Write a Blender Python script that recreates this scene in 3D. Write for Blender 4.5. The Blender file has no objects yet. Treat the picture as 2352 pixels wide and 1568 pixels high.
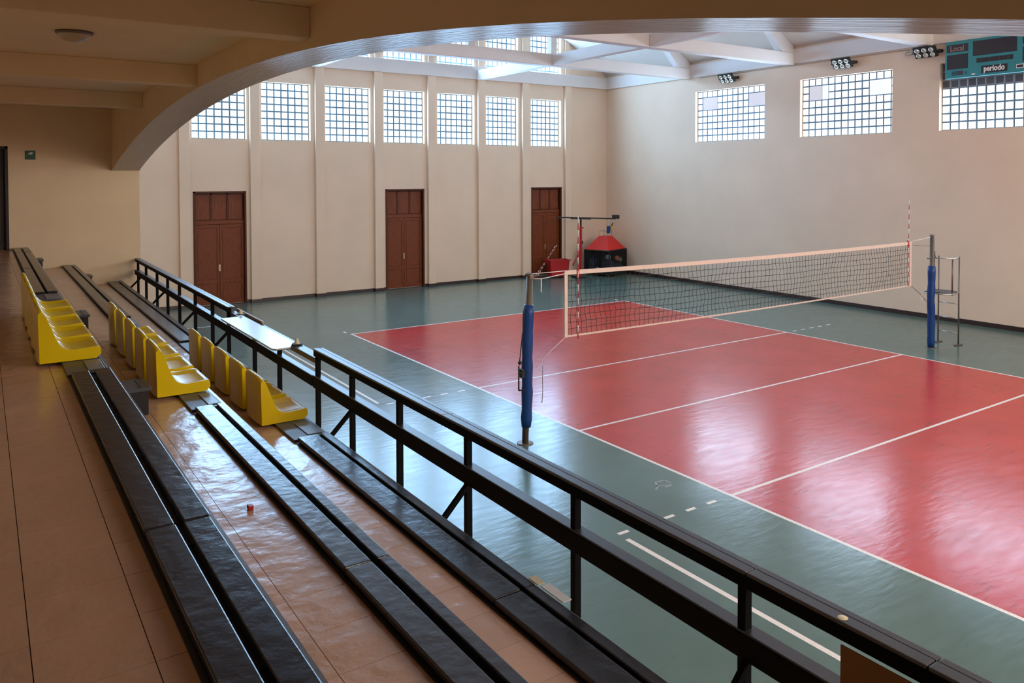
import bpy, math, random
from mathutils import Vector, Matrix
R = random.Random(7)
SC = bpy.context.scene
COL = SC.collection
PI = math.pi

# ------------------------------------------------------------------ camera
def setup_camera():
    cam = bpy.data.cameras.new('camera'); o = bpy.data.objects.new('camera', cam); COL.objects.link(o)
    yaw, p, r = 0.6030, -0.0253, -0.0019
    f = Vector((math.sin(yaw)*math.cos(p), math.cos(yaw)*math.cos(p), math.sin(p)))
    rt = Vector((math.cos(yaw), -math.sin(yaw), 0)); up = rt.cross(f)
    rt2 = rt*math.cos(r)+up*math.sin(r); up2 = -rt*math.sin(r)+up*math.cos(r)
    m = Matrix((rt2, up2, -f)).transposed().to_4x4(); m.translation = Vector((-11.9657, -9.4022, 3.9088))
    o.matrix_world = m
    cam.sensor_width = 36.0; cam.sensor_fit = 'HORIZONTAL'; cam.lens = 1814.3/2352*36.0
    cam.shift_x = (1176-1203.0)/2352; cam.shift_y = (448.0-784)/2352
    cam.clip_start = 0.05; cam.clip_end = 200
    SC.camera = o
setup_camera()
# ------------------------------------------------------------------ world, exposure
W = bpy.data.worlds.new('world'); SC.world = W; W.use_nodes = True
W.node_tree.nodes['Background'].inputs[0].default_value = (0.62, 0.76, 1.0, 1); W.node_tree.nodes['Background'].inputs[1].default_value = 1.0
SC.view_settings.view_transform = 'Standard'; SC.view_settings.look = 'None'
SC.view_settings.gamma = 1.0; SC.view_settings.use_curve_mapping = False
SC.view_settings.exposure = 0.1
SC.cycles.max_bounces = 10; SC.cycles.diffuse_bounces = 6; SC.cycles.glossy_bounces = 4
SC.cycles.caustics_reflective = True; SC.cycles.blur_glossy = 1.0; SC.cycles.caustics_refractive = False
SC.cycles.sample_clamp_indirect = 6.0
# ------------------------------------------------------------------ daylight entering at each glass block window
GLOW = 1.7          # what the lit blocks themselves give off
DAY = {'b': ((0.34, 0.63, 1.0), 13.5), 'r': ((0.52, 0.74, 1.0), 8.0), 'n': ((1.0, 0.90, 0.79), 16.0)}
def daylight(wall, gain, c, w, h, rot):
    col, rad = DAY[wall]
    l = bpy.data.lights.new('window_daylight', 'AREA'); l.shape = 'RECTANGLE'; l.size = w; l.size_y = h
    l.color = col; l.energy = gain*rad*PI*w*h
    o = bpy.data.objects.new('window_daylight', l); COL.objects.link(o); o.location = c; o.rotation_euler = rot
    return o

# ------------------------------------------------------------------ materials
def mat(name, col, rough=0.6, metal=0.0, spec=0.5, noise=0.0, nscale=6.0, bump=0.0, bscale=20.0, stretch=(1,1,1), coat=0.0, rvar=0.0, objvar=0.0):
    m = bpy.data.materials.new(name); m.use_nodes = True
    nt = m.node_tree; b = nt.nodes['Principled BSDF']
    b.inputs['Base Color'].default_value = (*col, 1); b.inputs['Roughness'].default_value = rough
    b.inputs['Metallic'].default_value = metal; b.inputs['Specular IOR Level'].default_value = spec
    b.inputs['Coat Weight'].default_value = coat; b.inputs['Coat Roughness'].default_value = 0.15
    if noise or bump or rvar or objvar:
        tc = nt.nodes.new('ShaderNodeTexCoord'); mp = nt.nodes.new('ShaderNodeMapping'); mp.inputs['Scale'].default_value = stretch
        geo = nt.nodes.new('ShaderNodeNewGeometry'); nt.links.new(geo.outputs['Position'], mp.inputs['Vector'])
    last = None
    if noise or rvar:
        n = nt.nodes.new('ShaderNodeTexNoise'); n.inputs['Scale'].default_value = nscale; n.inputs['Detail'].default_value = 6
        nt.links.new(mp.outputs[0], n.inputs['Vector'])
        if noise:
            rp = nt.nodes.new('ShaderNodeValToRGB')
            a, c = 1-noise, 1+noise
            rp.color_ramp.elements[0].color = (*[x*a for x in col], 1); rp.color_ramp.elements[1].color = (*[min(1, x*c) for x in col], 1)
            rp.color_ramp.elements[0].position = 0.3; rp.color_ramp.elements[1].position = 0.7
            nt.links.new(n.outputs['Fac'], rp.inputs[0]); last = rp.outputs[0]
        if rvar:
            mr = nt.nodes.new('ShaderNodeMapRange'); mr.inputs['From Min'].default_value = 0.3; mr.inputs['From Max'].default_value = 0.7
            mr.inputs['To Min'].default_value = max(0.02, rough-rvar); mr.inputs['To Max'].default_value = rough+rvar
            nt.links.new(n.outputs['Fac'], mr.inputs[0]); nt.links.new(mr.outputs[0], b.inputs['Roughness'])
    if objvar:
        oi = nt.nodes.new('ShaderNodeObjectInfo'); mr2 = nt.nodes.new('ShaderNodeMapRange')
        mr2.inputs['To Min'].default_value = 1-objvar; mr2.inputs['To Max'].default_value = 1+objvar
        nt.links.new(oi.outputs['Random'], mr2.inputs[0])
        mx = nt.nodes.new('ShaderNodeVectorMath'); mx.operation = 'SCALE'
        if last is not None: nt.links.new(last, mx.inputs[0])
        else: mx.inputs[0].default_value = col
        nt.links.new(mr2.outputs[0], mx.inputs['Scale']); last = mx.outputs[0]
    if last is not None: nt.links.new(last, b.inputs['Base Color'])
    if bump:
        n2 = nt.nodes.new('ShaderNodeTexNoise'); n2.inputs['Scale'].default_value = bscale; n2.inputs['Detail'].default_value = 5
        nt.links.new(mp.outputs[0], n2.inputs['Vector'])
        bp = nt.nodes.new('ShaderNodeBump'); bp.inputs['Strength'].default_value = bump; bp.inputs['Distance'].default_value = 0.02
        nt.links.new(n2.outputs['Fac'], bp.inputs['Height']); nt.links.new(bp.outputs[0], b.inputs['Normal'])
        if coat: nt.links.new(bp.outputs[0], b.inputs['Coat Normal'])
    return m

def emit(name, col, strength, base=(0.8, 0.85, 0.85)):
    m = bpy.data.materials.new(name); m.use_nodes = True
    b = m.node_tree.nodes['Principled BSDF']
    b.inputs['Base Color'].default_value = (*base, 1); b.inputs['Roughness'].default_value = 0.15 if base[0] > 0.5 else 0.7
    b.inputs['Emission Color'].default_value = (*col, 1); b.inputs['Emission Strength'].default_value = strength
    return m

def court_mat(name, col, rough, scuff, amt):
    """sports floor paint with sheet seams, rubbed patches and short black heel scuffs"""
    m = bpy.data.materials.new(name); m.use_nodes = True; nt = m.node_tree; b = nt.nodes['Principled BSDF']; L = nt.links
    def N(t, **k):
        n = nt.nodes.new('ShaderNode'+t)
        for a, v in k.items(): setattr(n, a, v)
        return n
    geo = N('NewGeometry')
    big = N('TexNoise'); big.inputs['Scale'].default_value = 0.9; big.inputs['Detail'].default_value = 8; L.new(geo.outputs['Position'], big.inputs['Vector'])
    rp = N('ValToRGB'); rp.color_ramp.elements[0].position = 0.3; rp.color_ramp.elements[1].position = 0.72
    rp.color_ramp.elements[0].color = (*[x*0.88 for x in col], 1); rp.color_ramp.elements[1].color = (*[x*1.1 for x in col], 1)
    L.new(big.outputs['Fac'], rp.inputs[0]); cur = rp.outputs[0]
    for ang, off, th in ((0.4, 0.0, 0.70), (1.3, 7.0, 0.71), (2.3, 13.0, 0.705)):
        mp = N('Mapping'); mp.inputs['Rotation'].default_value = (0, 0, ang); mp.inputs['Location'].default_value = (off, off, 0); mp.inputs['Scale'].default_value = (2.2, 60, 1)
        L.new(geo.outputs['Position'], mp.inputs['Vector'])
        n = N('TexNoise'); n.inputs['Scale'].default_value = 1.0; n.inputs['Detail'].default_value = 1.5; L.new(mp.outputs[0], n.inputs['Vector'])
        mr = N('MapRange'); mr.inputs['From Min'].default_value = th; mr.inputs['From Max'].default_value = th+0.04; mr.inputs['To Max'].default_value = amt
        L.new(n.outputs['Fac'], mr.inputs[0])
        mx = N('Mix', data_type='RGBA'); L.new(mr.outputs[0], mx.inputs[0]); L.new(cur, mx.inputs[6]); mx.inputs[7].default_value = (*scuff, 1); cur = mx.outputs[2]
    sep = N('SeparateXYZ'); L.new(geo.outputs['Position'], sep.inputs[0])
    md = N('Math', operation='PINGPONG'); ad = N('Math', operation='ADD'); ad.inputs[1].default_value = 4.12; L.new(sep.outputs[0], ad.inputs[0]); L.new(ad.outputs[0], md.inputs[0]); md.inputs[1].default_value = 0.9
    lt = N('Math', operation='LESS_THAN'); lt.inputs[1].default_value = 0.006; L.new(md.outputs[0], lt.inputs[0])
    sc = N('Math', operation='MULTIPLY'); sc.inputs[1].default_value = 0.45; L.new(lt.outputs[0], sc.inputs[0])
    mx = N('Mix', data_type='RGBA'); L.new(sc.outputs[0], mx.inputs[0]); L.new(cur, mx.inputs[6]); mx.inputs[7].default_value = (*[x*0.25 for x in col], 1)
    L.new(mx.outputs[2], b.inputs['Base Color'])
    n3 = N('TexNoise'); n3.inputs['Scale'].default_value = 5.0; n3.inputs['Detail'].default_value = 8
    mp3 = N('Mapping'); mp3.inputs['Scale'].default_value = (0.5, 1.6, 1); mp3.inputs['Rotation'].default_value = (0, 0, 0.35); L.new(geo.outputs['Position'], mp3.inputs['Vector']); L.new(mp3.outputs[0], n3.inputs['Vector'])
    mr = N('MapRange'); mr.inputs['From Min'].default_value = 0.3; mr.inputs['From Max'].default_value = 0.7
    mr.inputs['To Min'].default_value = rough-0.03; mr.inputs['To Max'].default_value = rough+0.03
    L.new(n3.outputs['Fac'], mr.inputs[0]); L.new(mr.outputs[0], b.inputs['Roughness'])
    bp = N('Bump'); bp.inputs['Strength'].default_value = 1.0; bp.inputs['Distance'].default_value = 0.0022
    n4 = N('TexNoise'); n4.inputs['Scale'].default_value = 7.0; n4.inputs['Detail'].default_value = 3; L.new(mp3.outputs[0], n4.inputs['Vector'])
    L.new(n4.outputs['Fac'], bp.inputs['Height']); L.new(bp.outputs[0], b.inputs['Normal'])
    b.inputs['Specular IOR Level'].default_value = 0.5
    return m

M = {}
M['wall'] = mat('cream_wall_paint', (0.74, 0.575, 0.41), 0.75, noise=0.04, nscale=1.2, bump=0.06, bscale=60)
M['hallwall'] = mat('cream_hall_paint', (0.75, 0.575, 0.43), 0.7, noise=0.035, nscale=0.9, bump=0.06, bscale=60)
M['galwall'] = mat('cream_gallery_paint', (0.75, 0.58, 0.37), 0.7, noise=0.04, nscale=1.5, bump=0.05, bscale=50)
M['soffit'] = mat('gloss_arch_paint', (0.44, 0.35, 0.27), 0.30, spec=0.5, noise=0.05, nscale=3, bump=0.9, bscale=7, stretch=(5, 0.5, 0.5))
M['white'] = mat('white_roof_paint', (0.70, 0.655, 0.63), 0.6, noise=0.03, nscale=1.5)
M['roof'] = mat('roof_soffit_paint', (0.62, 0.56, 0.50), 0.7, noise=0.04, nscale=1.0)
M['green'] = court_mat('court_green', (0.092, 0.155, 0.132), 0.215, (0.03, 0.05, 0.05), 0.25)
M['red'] = court_mat('court_red', (0.50, 0.032, 0.026), 0.215, (0.02, 0.012, 0.015), 0.75)
M['line'] = mat('court_line_white', (0.80, 0.76, 0.72), 0.3, noise=0.06, nscale=20)
M['residue'] = mat('old_tape_residue', (0.30, 0.33, 0.34), 0.6)
M['skirt'] = mat('dark_skirting', (0.035, 0.016, 0.014), 0.35)
M['door'] = mat('mahogany_door', (0.175, 0.038, 0.009), 0.5, spec=0.3, noise=0.3, nscale=5, stretch=(9, 9, 1), bump=0.04, bscale=30)
M['doorframe'] = mat('mahogany_frame', (0.075, 0.016, 0.006), 0.5, spec=0.3, noise=0.25, nscale=6, stretch=(6, 6, 1))
M['brass'] = mat('worn_brass', (0.45, 0.33, 0.2), 0.4, metal=0.8)
M['joint'] = mat('tile_joint', (0.06, 0.035, 0.022), 0.8)
M['tile'] = mat('tan_floor_tile', (0.50, 0.30, 0.19), 0.21, spec=0.8, noise=0.05, nscale=2.0, bump=0.42, bscale=6, objvar=0.05)
M['tierface'] = mat('tier_face_paint', (0.30, 0.20, 0.13), 0.6)
M['plank'] = mat('black_bench_paint', (0.013, 0.0125, 0.0145), 0.23, spec=0.65, noise=0.25, nscale=9, bump=0.2, bscale=11)
M['nosing'] = mat('grey_edge_sheen', (0.16, 0.165, 0.18), 0.25, spec=0.8, noise=0.2, nscale=15)  # dark edge paint made paler, its grazing sheen put into the colour
M['sheet'] = mat('grey_rubber_sheet', (0.06, 0.062, 0.066), 0.4, noise=0.15, nscale=9)
M['sheet2'] = mat('light_grey_sheet', (0.13, 0.135, 0.14), 0.35, noise=0.1, nscale=12)
M['yellow'] = mat('yellow_seat_plastic', (0.66, 0.46, 0.002), 0.27, spec=0.3, noise=0.04, nscale=5)
M['black'] = mat('black_rail_paint', (0.004, 0.004, 0.0045), 0.7, spec=0.08)
M['railtop'] = mat('black_rail_top', (0.018, 0.018, 0.020), 0.36, spec=1.0, bump=0.05, bscale=12)
M['brownrail'] = mat('brown_rail_wood', (0.06, 0.028, 0.010), 0.4, noise=0.2, nscale=10)
M['midrail'] = mat('dark_mid_rail', (0.008, 0.006, 0.0055), 0.7, spec=0.1)
M['table'] = mat('table_top_glare', (0.42, 0.44, 0.48), 0.22)  # pale colour stands in for window glare on the glossy top
M['tan'] = mat('tan_slat_wood', (0.42, 0.29, 0.17), 0.55, noise=0.1, nscale=10)
M['beige'] = mat('beige_cone', (0.62, 0.50, 0.34), 0.5)
M['ochre'] = mat('ochre_board', (0.21, 0.085, 0.008), 0.5, noise=0.08, nscale=4)
M['lid'] = mat('step_box_lid', (0.06, 0.066, 0.075), 0.3)
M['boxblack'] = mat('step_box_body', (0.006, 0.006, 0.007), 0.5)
M['steel'] = mat('dull_steel', (0.50, 0.49, 0.47), 0.35, metal=0.9)
M['darksteel'] = mat('dark_steel', (0.16, 0.13, 0.11), 0.4, metal=0.6)
M['postpaint'] = mat('post_brown_grey', (0.12, 0.095, 0.07), 0.45, metal=0.3)
M['blue'] = mat('blue_pad_vinyl', (0.005, 0.042, 0.18), 0.4, spec=0.35, bump=0.25, bscale=9)
M['blackmat'] = mat('matt_black', (0.01, 0.01, 0.011), 0.6)
M['netcord'] = mat('black_net_cord', (0.03, 0.03, 0.03), 0.8)
M['tape'] = mat('white_net_tape', (0.66, 0.53, 0.46), 0.6, noise=0.04, nscale=10)
M['rope'] = mat('white_rope', (0.75, 0.73, 0.70), 0.8)
M['redpaint'] = mat('red_steel_paint', (0.42, 0.012, 0.016), 0.35)
M['redcloth'] = mat('red_cloth', (0.62, 0.022, 0.015), 0.6, bump=0.1, bscale=12)
M['redplastic'] = mat('red_plastic', (0.42, 0.006, 0.012), 0.35)
M['orange'] = mat('orange_ball', (0.6, 0.20, 0.06), 0.5)
M['greyball'] = mat('grey_ball', (0.32, 0.35, 0.38), 0.5)
M['whiteball'] = mat('white_ball', (0.62, 0.62, 0.60), 0.5)
M['navy'] = mat('navy_bag', (0.012, 0.02, 0.055), 0.6, bump=0.2, bscale=8)
M['darkgreen'] = mat('dark_green_trim', (0.02, 0.07, 0.035), 0.5)
M['yel2'] = mat('yellow_strap', (0.55, 0.35, 0.03), 0.5)
M['teal'] = mat('teal_board_paint', (0.030, 0.25, 0.28), 0.4, noise=0.03, nscale=3)
M['screen'] = mat('dark_display', (0.022, 0.020, 0.028), 0.25)
M['letwhite'] = mat('white_lettering', (0.85, 0.85, 0.85), 0.5)
M['lettan'] = mat('dull_tan_lettering', (0.32, 0.20, 0.15), 0.5)
M['letdim'] = mat('dim_lettering', (0.07, 0.065, 0.075), 0.5)
M['tealdark'] = mat('dark_teal_mark', (0.01, 0.09, 0.12), 0.5)
M['purple'] = mat('purple_plate', (0.06, 0.035, 0.055), 0.5)
M['lens'] = mat('lamp_lens', (0.72, 0.74, 0.66), 0.15, metal=0.5)
M['lampglass'] = mat('lamp_glass', (0.46, 0.38, 0.27), 0.2)
M['greensign'] = mat('green_sign', (0.004, 0.075, 0.04), 0.4)
M['mortar'] = mat('glass_block_mortar', (0.15, 0.27, 0.38), 0.8)  # blue in the colour stands in for daylight behind the joints
M['blockedge'] = mat('glass_block_edge', (0.45, 0.62, 0.72), 0.2)
M['greyblock'] = mat('unlit_glass_block', (0.09, 0.085, 0.10), 0.35, objvar=0.2)
M['greymortar'] = mat('grey_mortar', (0.32, 0.29, 0.30), 0.8)
M['paper'] = mat('white_card', (0.80, 0.80, 0.80), 0.6)
M['cream'] = mat('cream_card', (0.75, 0.66, 0.42), 0.6)
M['redsmall'] = mat('red_cap', (0.35, 0.01, 0.01), 0.4)
M['conduit'] = mat('conduit_paint', (0.45, 0.36, 0.28), 0.6)
M['darkdoor'] = mat('dark_door', (0.020, 0.008, 0.007), 0.5)
M['glass_back'] = emit('daylit_glass_block_back', (0.56, 0.64, 0.68), GLOW)
M['glass_side'] = emit('daylit_glass_block_side', (0.97, 0.98, 1.0), GLOW)
M['glass_near'] = emit('daylit_glass_block_near', (0.9, 0.95, 1.0), GLOW)
M['patch_grey'] = emit('papered_pane_grey', (0.94, 0.91, 1.0), 0.42, (0.4, 0.39, 0.42))
M['patch_white'] = emit('papered_pane_white', (0.93, 0.97, 1.0), 0.72, (0.4, 0.42, 0.43))

# ------------------------------------------------------------------ mesh builder
class MB:
    def __init__(s): s.v = []; s.f = []; s.m = []; s.sm = []
    def add(s, vs, fs, m=0, smooth=False):
        o = len(s.v); s.v += [tuple(v) for v in vs]
        for f in fs: s.f.append([i+o for i in f]); s.m.append(m); s.sm.append(smooth)
        return s
    def box(s, x0, x1, y0, y1, z0, z1, m=0):
        x0, x1 = sorted((x0, x1)); y0, y1 = sorted((y0, y1)); z0, z1 = sorted((z0, z1))
        vs = [(x0,y0,z0),(x1,y0,z0),(x1,y1,z0),(x0,y1,z0),(x0,y0,z1),(x1,y0,z1),(x1,y1,z1),(x0,y1,z1)]
        return s.add(vs, [(3,2,1,0),(4,5,6,7),(0,1,5,4),(1,2,6,5),(2,3,7,6),(3,0,4,7)], m)
    def obox(s, c, u, v, w, m=0):
        """oriented box: centre, three half-axis vectors"""
        c, u, v, w = Vector(c), Vector(u), Vector(v), Vector(w)
        vs = [c+a*u+b*v+d*w for d in (-1,1) for a, b in ((-1,-1),(1,-1),(1,1),(-1,1))]
        return s.add(vs, [(3,2,1,0),(4,5,6,7),(0,1,5,4),(1,2,6,5),(2,3,7,6),(3,0,4,7)], m)
    def tube(s, pts, r, n=8, m=0, cap=True, smooth=True):
        pts = [Vector(p) for p in pts]; rr = r if isinstance(r, (list, tuple)) else [r]*len(pts)
        t0 = (pts[1]-pts[0]).normalized(); ref = Vector((0,0,1)) if abs(t0.z) < 0.9 else Vector((1,0,0))
        u = t0.cross(ref).normalized(); vs = []
        for i, p in enumerate(pts):
            t = (pts[min(i+1,len(pts)-1)]-pts[max(i-1,0)]).normalized()
            u = (u-t*u.dot(t)).normalized(); w = t.cross(u)
            for k in range(n):
                a = 2*PI*k/n; vs.append(p+(u*math.cos(a)+w*math.sin(a))*rr[i])
        fs = []
        for i in range(len(pts)-1):
            for k in range(n):
                a, b = i*n+k, i*n+(k+1) % n; fs.append((a, b, b+n, a+n))
        s.add(vs, fs, m, smooth)
        if cap:
            o = len(s.v)-len(vs)
            s.f.append([o+k for k in range(n)][::-1]); s.m.append(m); s.sm.append(False)
            s.f.append([o+(len(pts)-1)*n+k for k in range(n)]); s.m.append(m); s.sm.append(False)
        return s
    def prism(s, poly, axis, a0, a1, m=0):
        """polygon in the two remaining axes (order x,y,z) swept along axis"""
        def P(p, a):
            q = list(p); q.insert(axis, a); return tuple(q)
        n = len(poly); vs = [P(p, a0) for p in poly]+[P(p, a1) for p in poly]
        fs = [list(range(n))[::-1], list(range(n, 2*n))]+[(i, (i+1) % n, (i+1) % n+n, i+n) for i in range(n)]
        return s.add(vs, fs, m)
    def sphere(s, c, r, m=0, nu=12, nv=8, zs=1.0):
        c = Vector(c); vs = []; fs = []
        for j in range(nv+1):
            th = PI*j/nv
            for i in range(nu):
                ph = 2*PI*i/nu; vs.append(c+Vector((r*math.sin(th)*math.cos(ph), r*math.sin(th)*math.sin(ph), r*zs*math.cos(th))))
        for j in range(nv):
            for i in range(nu):
                a = j*nu+i; b = j*nu+(i+1) % nu; fs.append((a, a+nu, b+nu, b))
        return s.add(vs, fs, m, True)
    def lathe(s, c, prof, n=24, m=0):
        c = Vector(c); vs = []; fs = []
        for r, z in prof:
            for i in range(n): vs.append(c+Vector((r*math.cos(2*PI*i/n), r*math.sin(2*PI*i/n), z)))
        for j in range(len(prof)-1):
            for i in range(n):
                a = j*n+i; b = j*n+(i+1) % n; fs.append((a, b, b+n, a+n))
        return s.add(vs, fs, m, True)
    def mesh(s, name, mats, off=(0,0,0)):
        me = bpy.data.meshes.new(name)
        me.from_pydata([(v[0]-off[0], v[1]-off[1], v[2]-off[2]) for v in s.v], [], s.f)
        for mm in (mats if isinstance(mats, (list, tuple)) else [mats]): me.materials.append(M[mm])
        me.polygons.foreach_set('material_index', s.m); me.polygons.foreach_set('use_smooth', s.sm); me.update()
        return me
    def build(s, name, mats, parent=None, bevel=0.0, seg=2, local=False):
        off = (0,0,0)
        if parent is not None and not local:
            off = tuple(parent.location); p = parent.parent
            while p is not None: off = tuple(a+b for a, b in zip(off, p.location)); p = p.parent
        o = bpy.data.objects.new(name, s.mesh(name, mats, off)); COL.objects.link(o); o.parent = parent
        if bevel:
            b = o.modifiers.new('bevel', 'BEVEL'); b.width = bevel; b.segments = seg; b.limit_method = 'ANGLE'
        return o

def tag(o, label=None, cat=None, group=None, kind=None):
    if label: o['label'] = label
    if cat: o['category'] = cat
    if group: o['group'] = group
    if kind: o['kind'] = kind
    return o
def thing(name, loc, label, cat, group=None, rz=0.0):
    o = bpy.data.objects.new(name, None); COL.objects.link(o); o.location = loc; o.rotation_euler = (0,0,rz)
    o.empty_display_size = 0.1
    return tag(o, label, cat, group)
def struct(name, loc=(0,0,0)):
    o = bpy.data.objects.new(name, None); COL.objects.link(o); o.location = loc; o['kind'] = 'structure'; return o
def S(o): o['kind'] = 'structure'; return o
def dup(root, loc, label=None, rz=None):
    r = root.copy(); COL.objects.link(r); r.location = loc
    if rz is not None: r.rotation_euler = (0,0,rz)
    if label: r['label'] = label
    for ch in list(root.children):
        c = ch.copy(); COL.objects.link(c); c.parent = r
        for g in ch.children:
            d = g.copy(); COL.objects.link(d); d.parent = c
    return r
def put(name, me, parent, loc, rot=None):
    o = bpy.data.objects.new(name, me); COL.objects.link(o); o.parent = parent; o.location = loc
    if rot: o.rotation_euler = rot
    return o

# ------------------------------------------------------------------ dimensions (metres)
XR, YB, YN = 9.23, 15.39, -15.4          # scoreboard wall, far end wall, near end wall
XF, XI, XRE = -9.13, -9.66, -13.7        # gallery front, arch inner face, gallery rear wall
EAVE, BAND = 7.39, 7.85
YE, YG = 9.35, -10.0                     # gallery end walls
Z1, Z2, Z3 = 2.43, 2.03, 1.63            # stand levels
E1, E2, E3 = -11.155, -10.33, -9.47      # stand edges
CEIL, BEAM = 5.32, 5.06
def arch(y): return 5.05-1.03*((y+0.3)/9.65)**2
WX = [(-6.79,-5.21),(-4.75,-3.20),(-2.70,-1.14),(-0.65,0.89),(1.40,2.92),(3.42,4.85),(5.44,6.88)]
DX = [(-6.78,-5.24),(-0.61,0.87),(5.45,6.92)]
DOORH = 3.44
RW = [(7.46,10.51),(3.08,6.11),(-1.29,1.75),(-5.66,-2.62),(-10.03,-6.99)]

# ------------------------------------------------------------------ hall floor with painted court
def build_floor():
    W2 = 0.05
    xs = {XF-0.5, XR+0.1, -4.5, 4.5}; ys = {YN, YB+0.1, -9, 9}
    white = []
    def rect(x0, x1, y0, y1): white.append((x0, x1, y0, y1)); xs.update((x0, x1)); ys.update((y0, y1))
    rect(-4.5, -4.45, -9, 9); rect(4.45, 4.5, -9, 9); rect(-4.5, 4.5, 8.95, 9); rect(-4.5, 4.5, -9, -8.95)
    rect(-4.5, 4.5, -0.025, 0.025); rect(-4.5, 4.5, 2.95, 3.0); rect(-4.5, 4.5, -3.0, -2.95)
    for sy in (2.95, -3.0):
        for k in range(5):
            rect(-4.9-0.35*k, -4.75-0.35*k, sy, sy+0.05); rect(4.70+0.35*k, 4.85+0.35*k, sy, sy+0.05)
    rect(-6.33, -6.27, -9, -3.12); rect(-6.42, -6.37, 3.1, 9)
    rect(-8.4, -7.08, 12.0, 12.06)
    for x in (-4.55, 4.38): rect(x, x+0.05, 9.2, 9.36)
    xs_, ys_ = sorted(xs), sorted(ys)
    b = MB(); vi = {}
    for i, x in enumerate(xs_):
        for j, y in enumerate(ys_): vi[i, j] = len(b.v); b.v.append((x, y, 0.0))
    for i in range(len(xs_)-1):
        for j in range(len(ys_)-1):
            cx, cy = (xs_[i]+xs_[i+1])/2, (ys_[j]+ys_[j+1])/2
            m = 1 if abs(cx) < 4.5 and abs(cy) < 9 else 0
            if any(a < cx < c and d < cy < e for a, c, d, e in white): m = 2
            b.f.append([vi[i,j], vi[i+1,j], vi[i+1,j+1], vi[i,j+1]]); b.m.append(m); b.sm.append(False)
    fl = S(b.build('floor', ['green', 'red', 'line']))
    t = MB()
    for x, y, l, w, a in ((-4.98, -2.20, 0.15, 0.014, 0.9), (-4.90, -2.33, 0.13, 0.014, 0.1), (-4.80, -2.22, 0.12, 0.013, 1.5), (-5.07, -2.30, 0.10, 0.012, 0.5), (-4.86, -2.16, 0.11, 0.012, 0.0), (-4.95, -2.27, 0.16, 0.012, -0.5)):
        t.obox((x, y, 0.0008), (l*math.cos(a)/2, l*math.sin(a)/2, 0), (-w*math.sin(a), w*math.cos(a), 0), (0, 0, 0.0005))
    t.build('tape_residue', 'residue', fl)
build_floor()

# ------------------------------------------------------------------ walls with openings
def holed_wall(name, axis, pos, out, a0, a1, z0, z1, holes, depth, mats):
    """wall face in the plane axis=pos, reveals run towards out (+1/-1); holes = (a0,a1,z0,z1)"""
    As = sorted({a0, a1, *[h[0] for h in holes], *[h[1] for h in holes]}); Zs = sorted({z0, z1, *[h[2] for h in holes], *[h[3] for h in holes]})
    b = MB()
    def P(a, z, d=0.0): return (a, pos+d, z) if axis == 1 else (pos+d, a, z)
    for i in range(len(As)-1):
        for j in range(len(Zs)-1):
            ca, cz = (As[i]+As[i+1])/2, (Zs[j]+Zs[j+1])/2
            if any(h[0] < ca < h[1] and h[2] < cz < h[3] for h in holes): continue
            b.add([P(As[i],Zs[j]), P(As[i+1],Zs[j]), P(As[i+1],Zs[j+1]), P(As[i],Zs[j+1])], [(0,1,2,3)])
    for h in holes:
        d = depth*out
        c = [(h[0],h[2]),(h[1],h[2]),(h[1],h[3]),(h[0],h[3])]
        for k in range(4):
            p, q = c[k], c[(k+1) % 4]
            b.add([P(*p), P(*q), P(*q, d), P(*p, d)], [(0,1,2,3)])
    # outer skin closes the wall to the outside
    d = (depth+0.12)*out
    b.add([P(a0,z0,d), P(a1,z0,d), P(a1,z1,d), P(a0,z1,d)], [(0,1,2,3)])
    return S(b.build(name, mats))
SILL, TOP = 5.02, 6.82
USILL, UTOP = 7.73, 9.30
holes_b = [(a, c, SILL, TOP) for a, c in WX]+[(a, c, USILL, UTOP) for a, c in WX]+[(a, c, 0.0, DOORH) for a, c in DX]
holed_wall('wall_back', 1, YB, 1, XF-0.3, XR+0.3, 0, 14.2, holes_b, 0.2, 'hallwall')
RS, RT = 5.08, 6.87
holed_wall('wall_right', 0, XR, 1, YN-0.2, YB+0.2, 0, 8.3, [(a, c, RS, RT) for a, c in RW], 0.17, 'hallwall')
holes_n = [(a, c, SILL, TOP) for a, c in WX]+[(a, c, USILL, UTOP) for a, c in WX]
holed_wall('wall_near', 1, YN, -1, XF-0.3, XR+0.3, 0, 14.2, holes_n, 0.2, 'hallwall')

def build_left_wall():
    b = MB()
    b.box(XI, XF, YE+0.3, YB+0.2, 0, 8.3); b.box(XI, XF, YE+0.0005, YE+0.3, 6, 8.3); b.box(XI, XF, YN, YG, 0, 8.3)
    n = 48; ys = [YG+(YE-YG)*i/n for i in range(n+1)]
    for i in range(n):
        y0, y1 = ys[i], ys[i+1]; a, c = arch(y0), arch(y1)
        b.add([(XF,y0,a),(XF,y1,c),(XF,y1,8.3),(XF,y0,8.3)], [(0,1,2,3)], 0)
        b.add([(XI,y1,c),(XI,y0,a),(XI,y0,8.3),(XI,y1,8.3)], [(0,1,2,3)], 1)
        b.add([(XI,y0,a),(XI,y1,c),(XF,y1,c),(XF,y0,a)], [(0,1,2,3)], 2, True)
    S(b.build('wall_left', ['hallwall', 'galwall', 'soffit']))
    f = MB(); f.box(XF-0.1, XF, YG, YE, 0, 1.2); f.box(E3, XF-0.1, YG, YE, 1.1, 1.2)
    S(f.build('wall_front', 'hallwall'))
build_left_wall()

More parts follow.
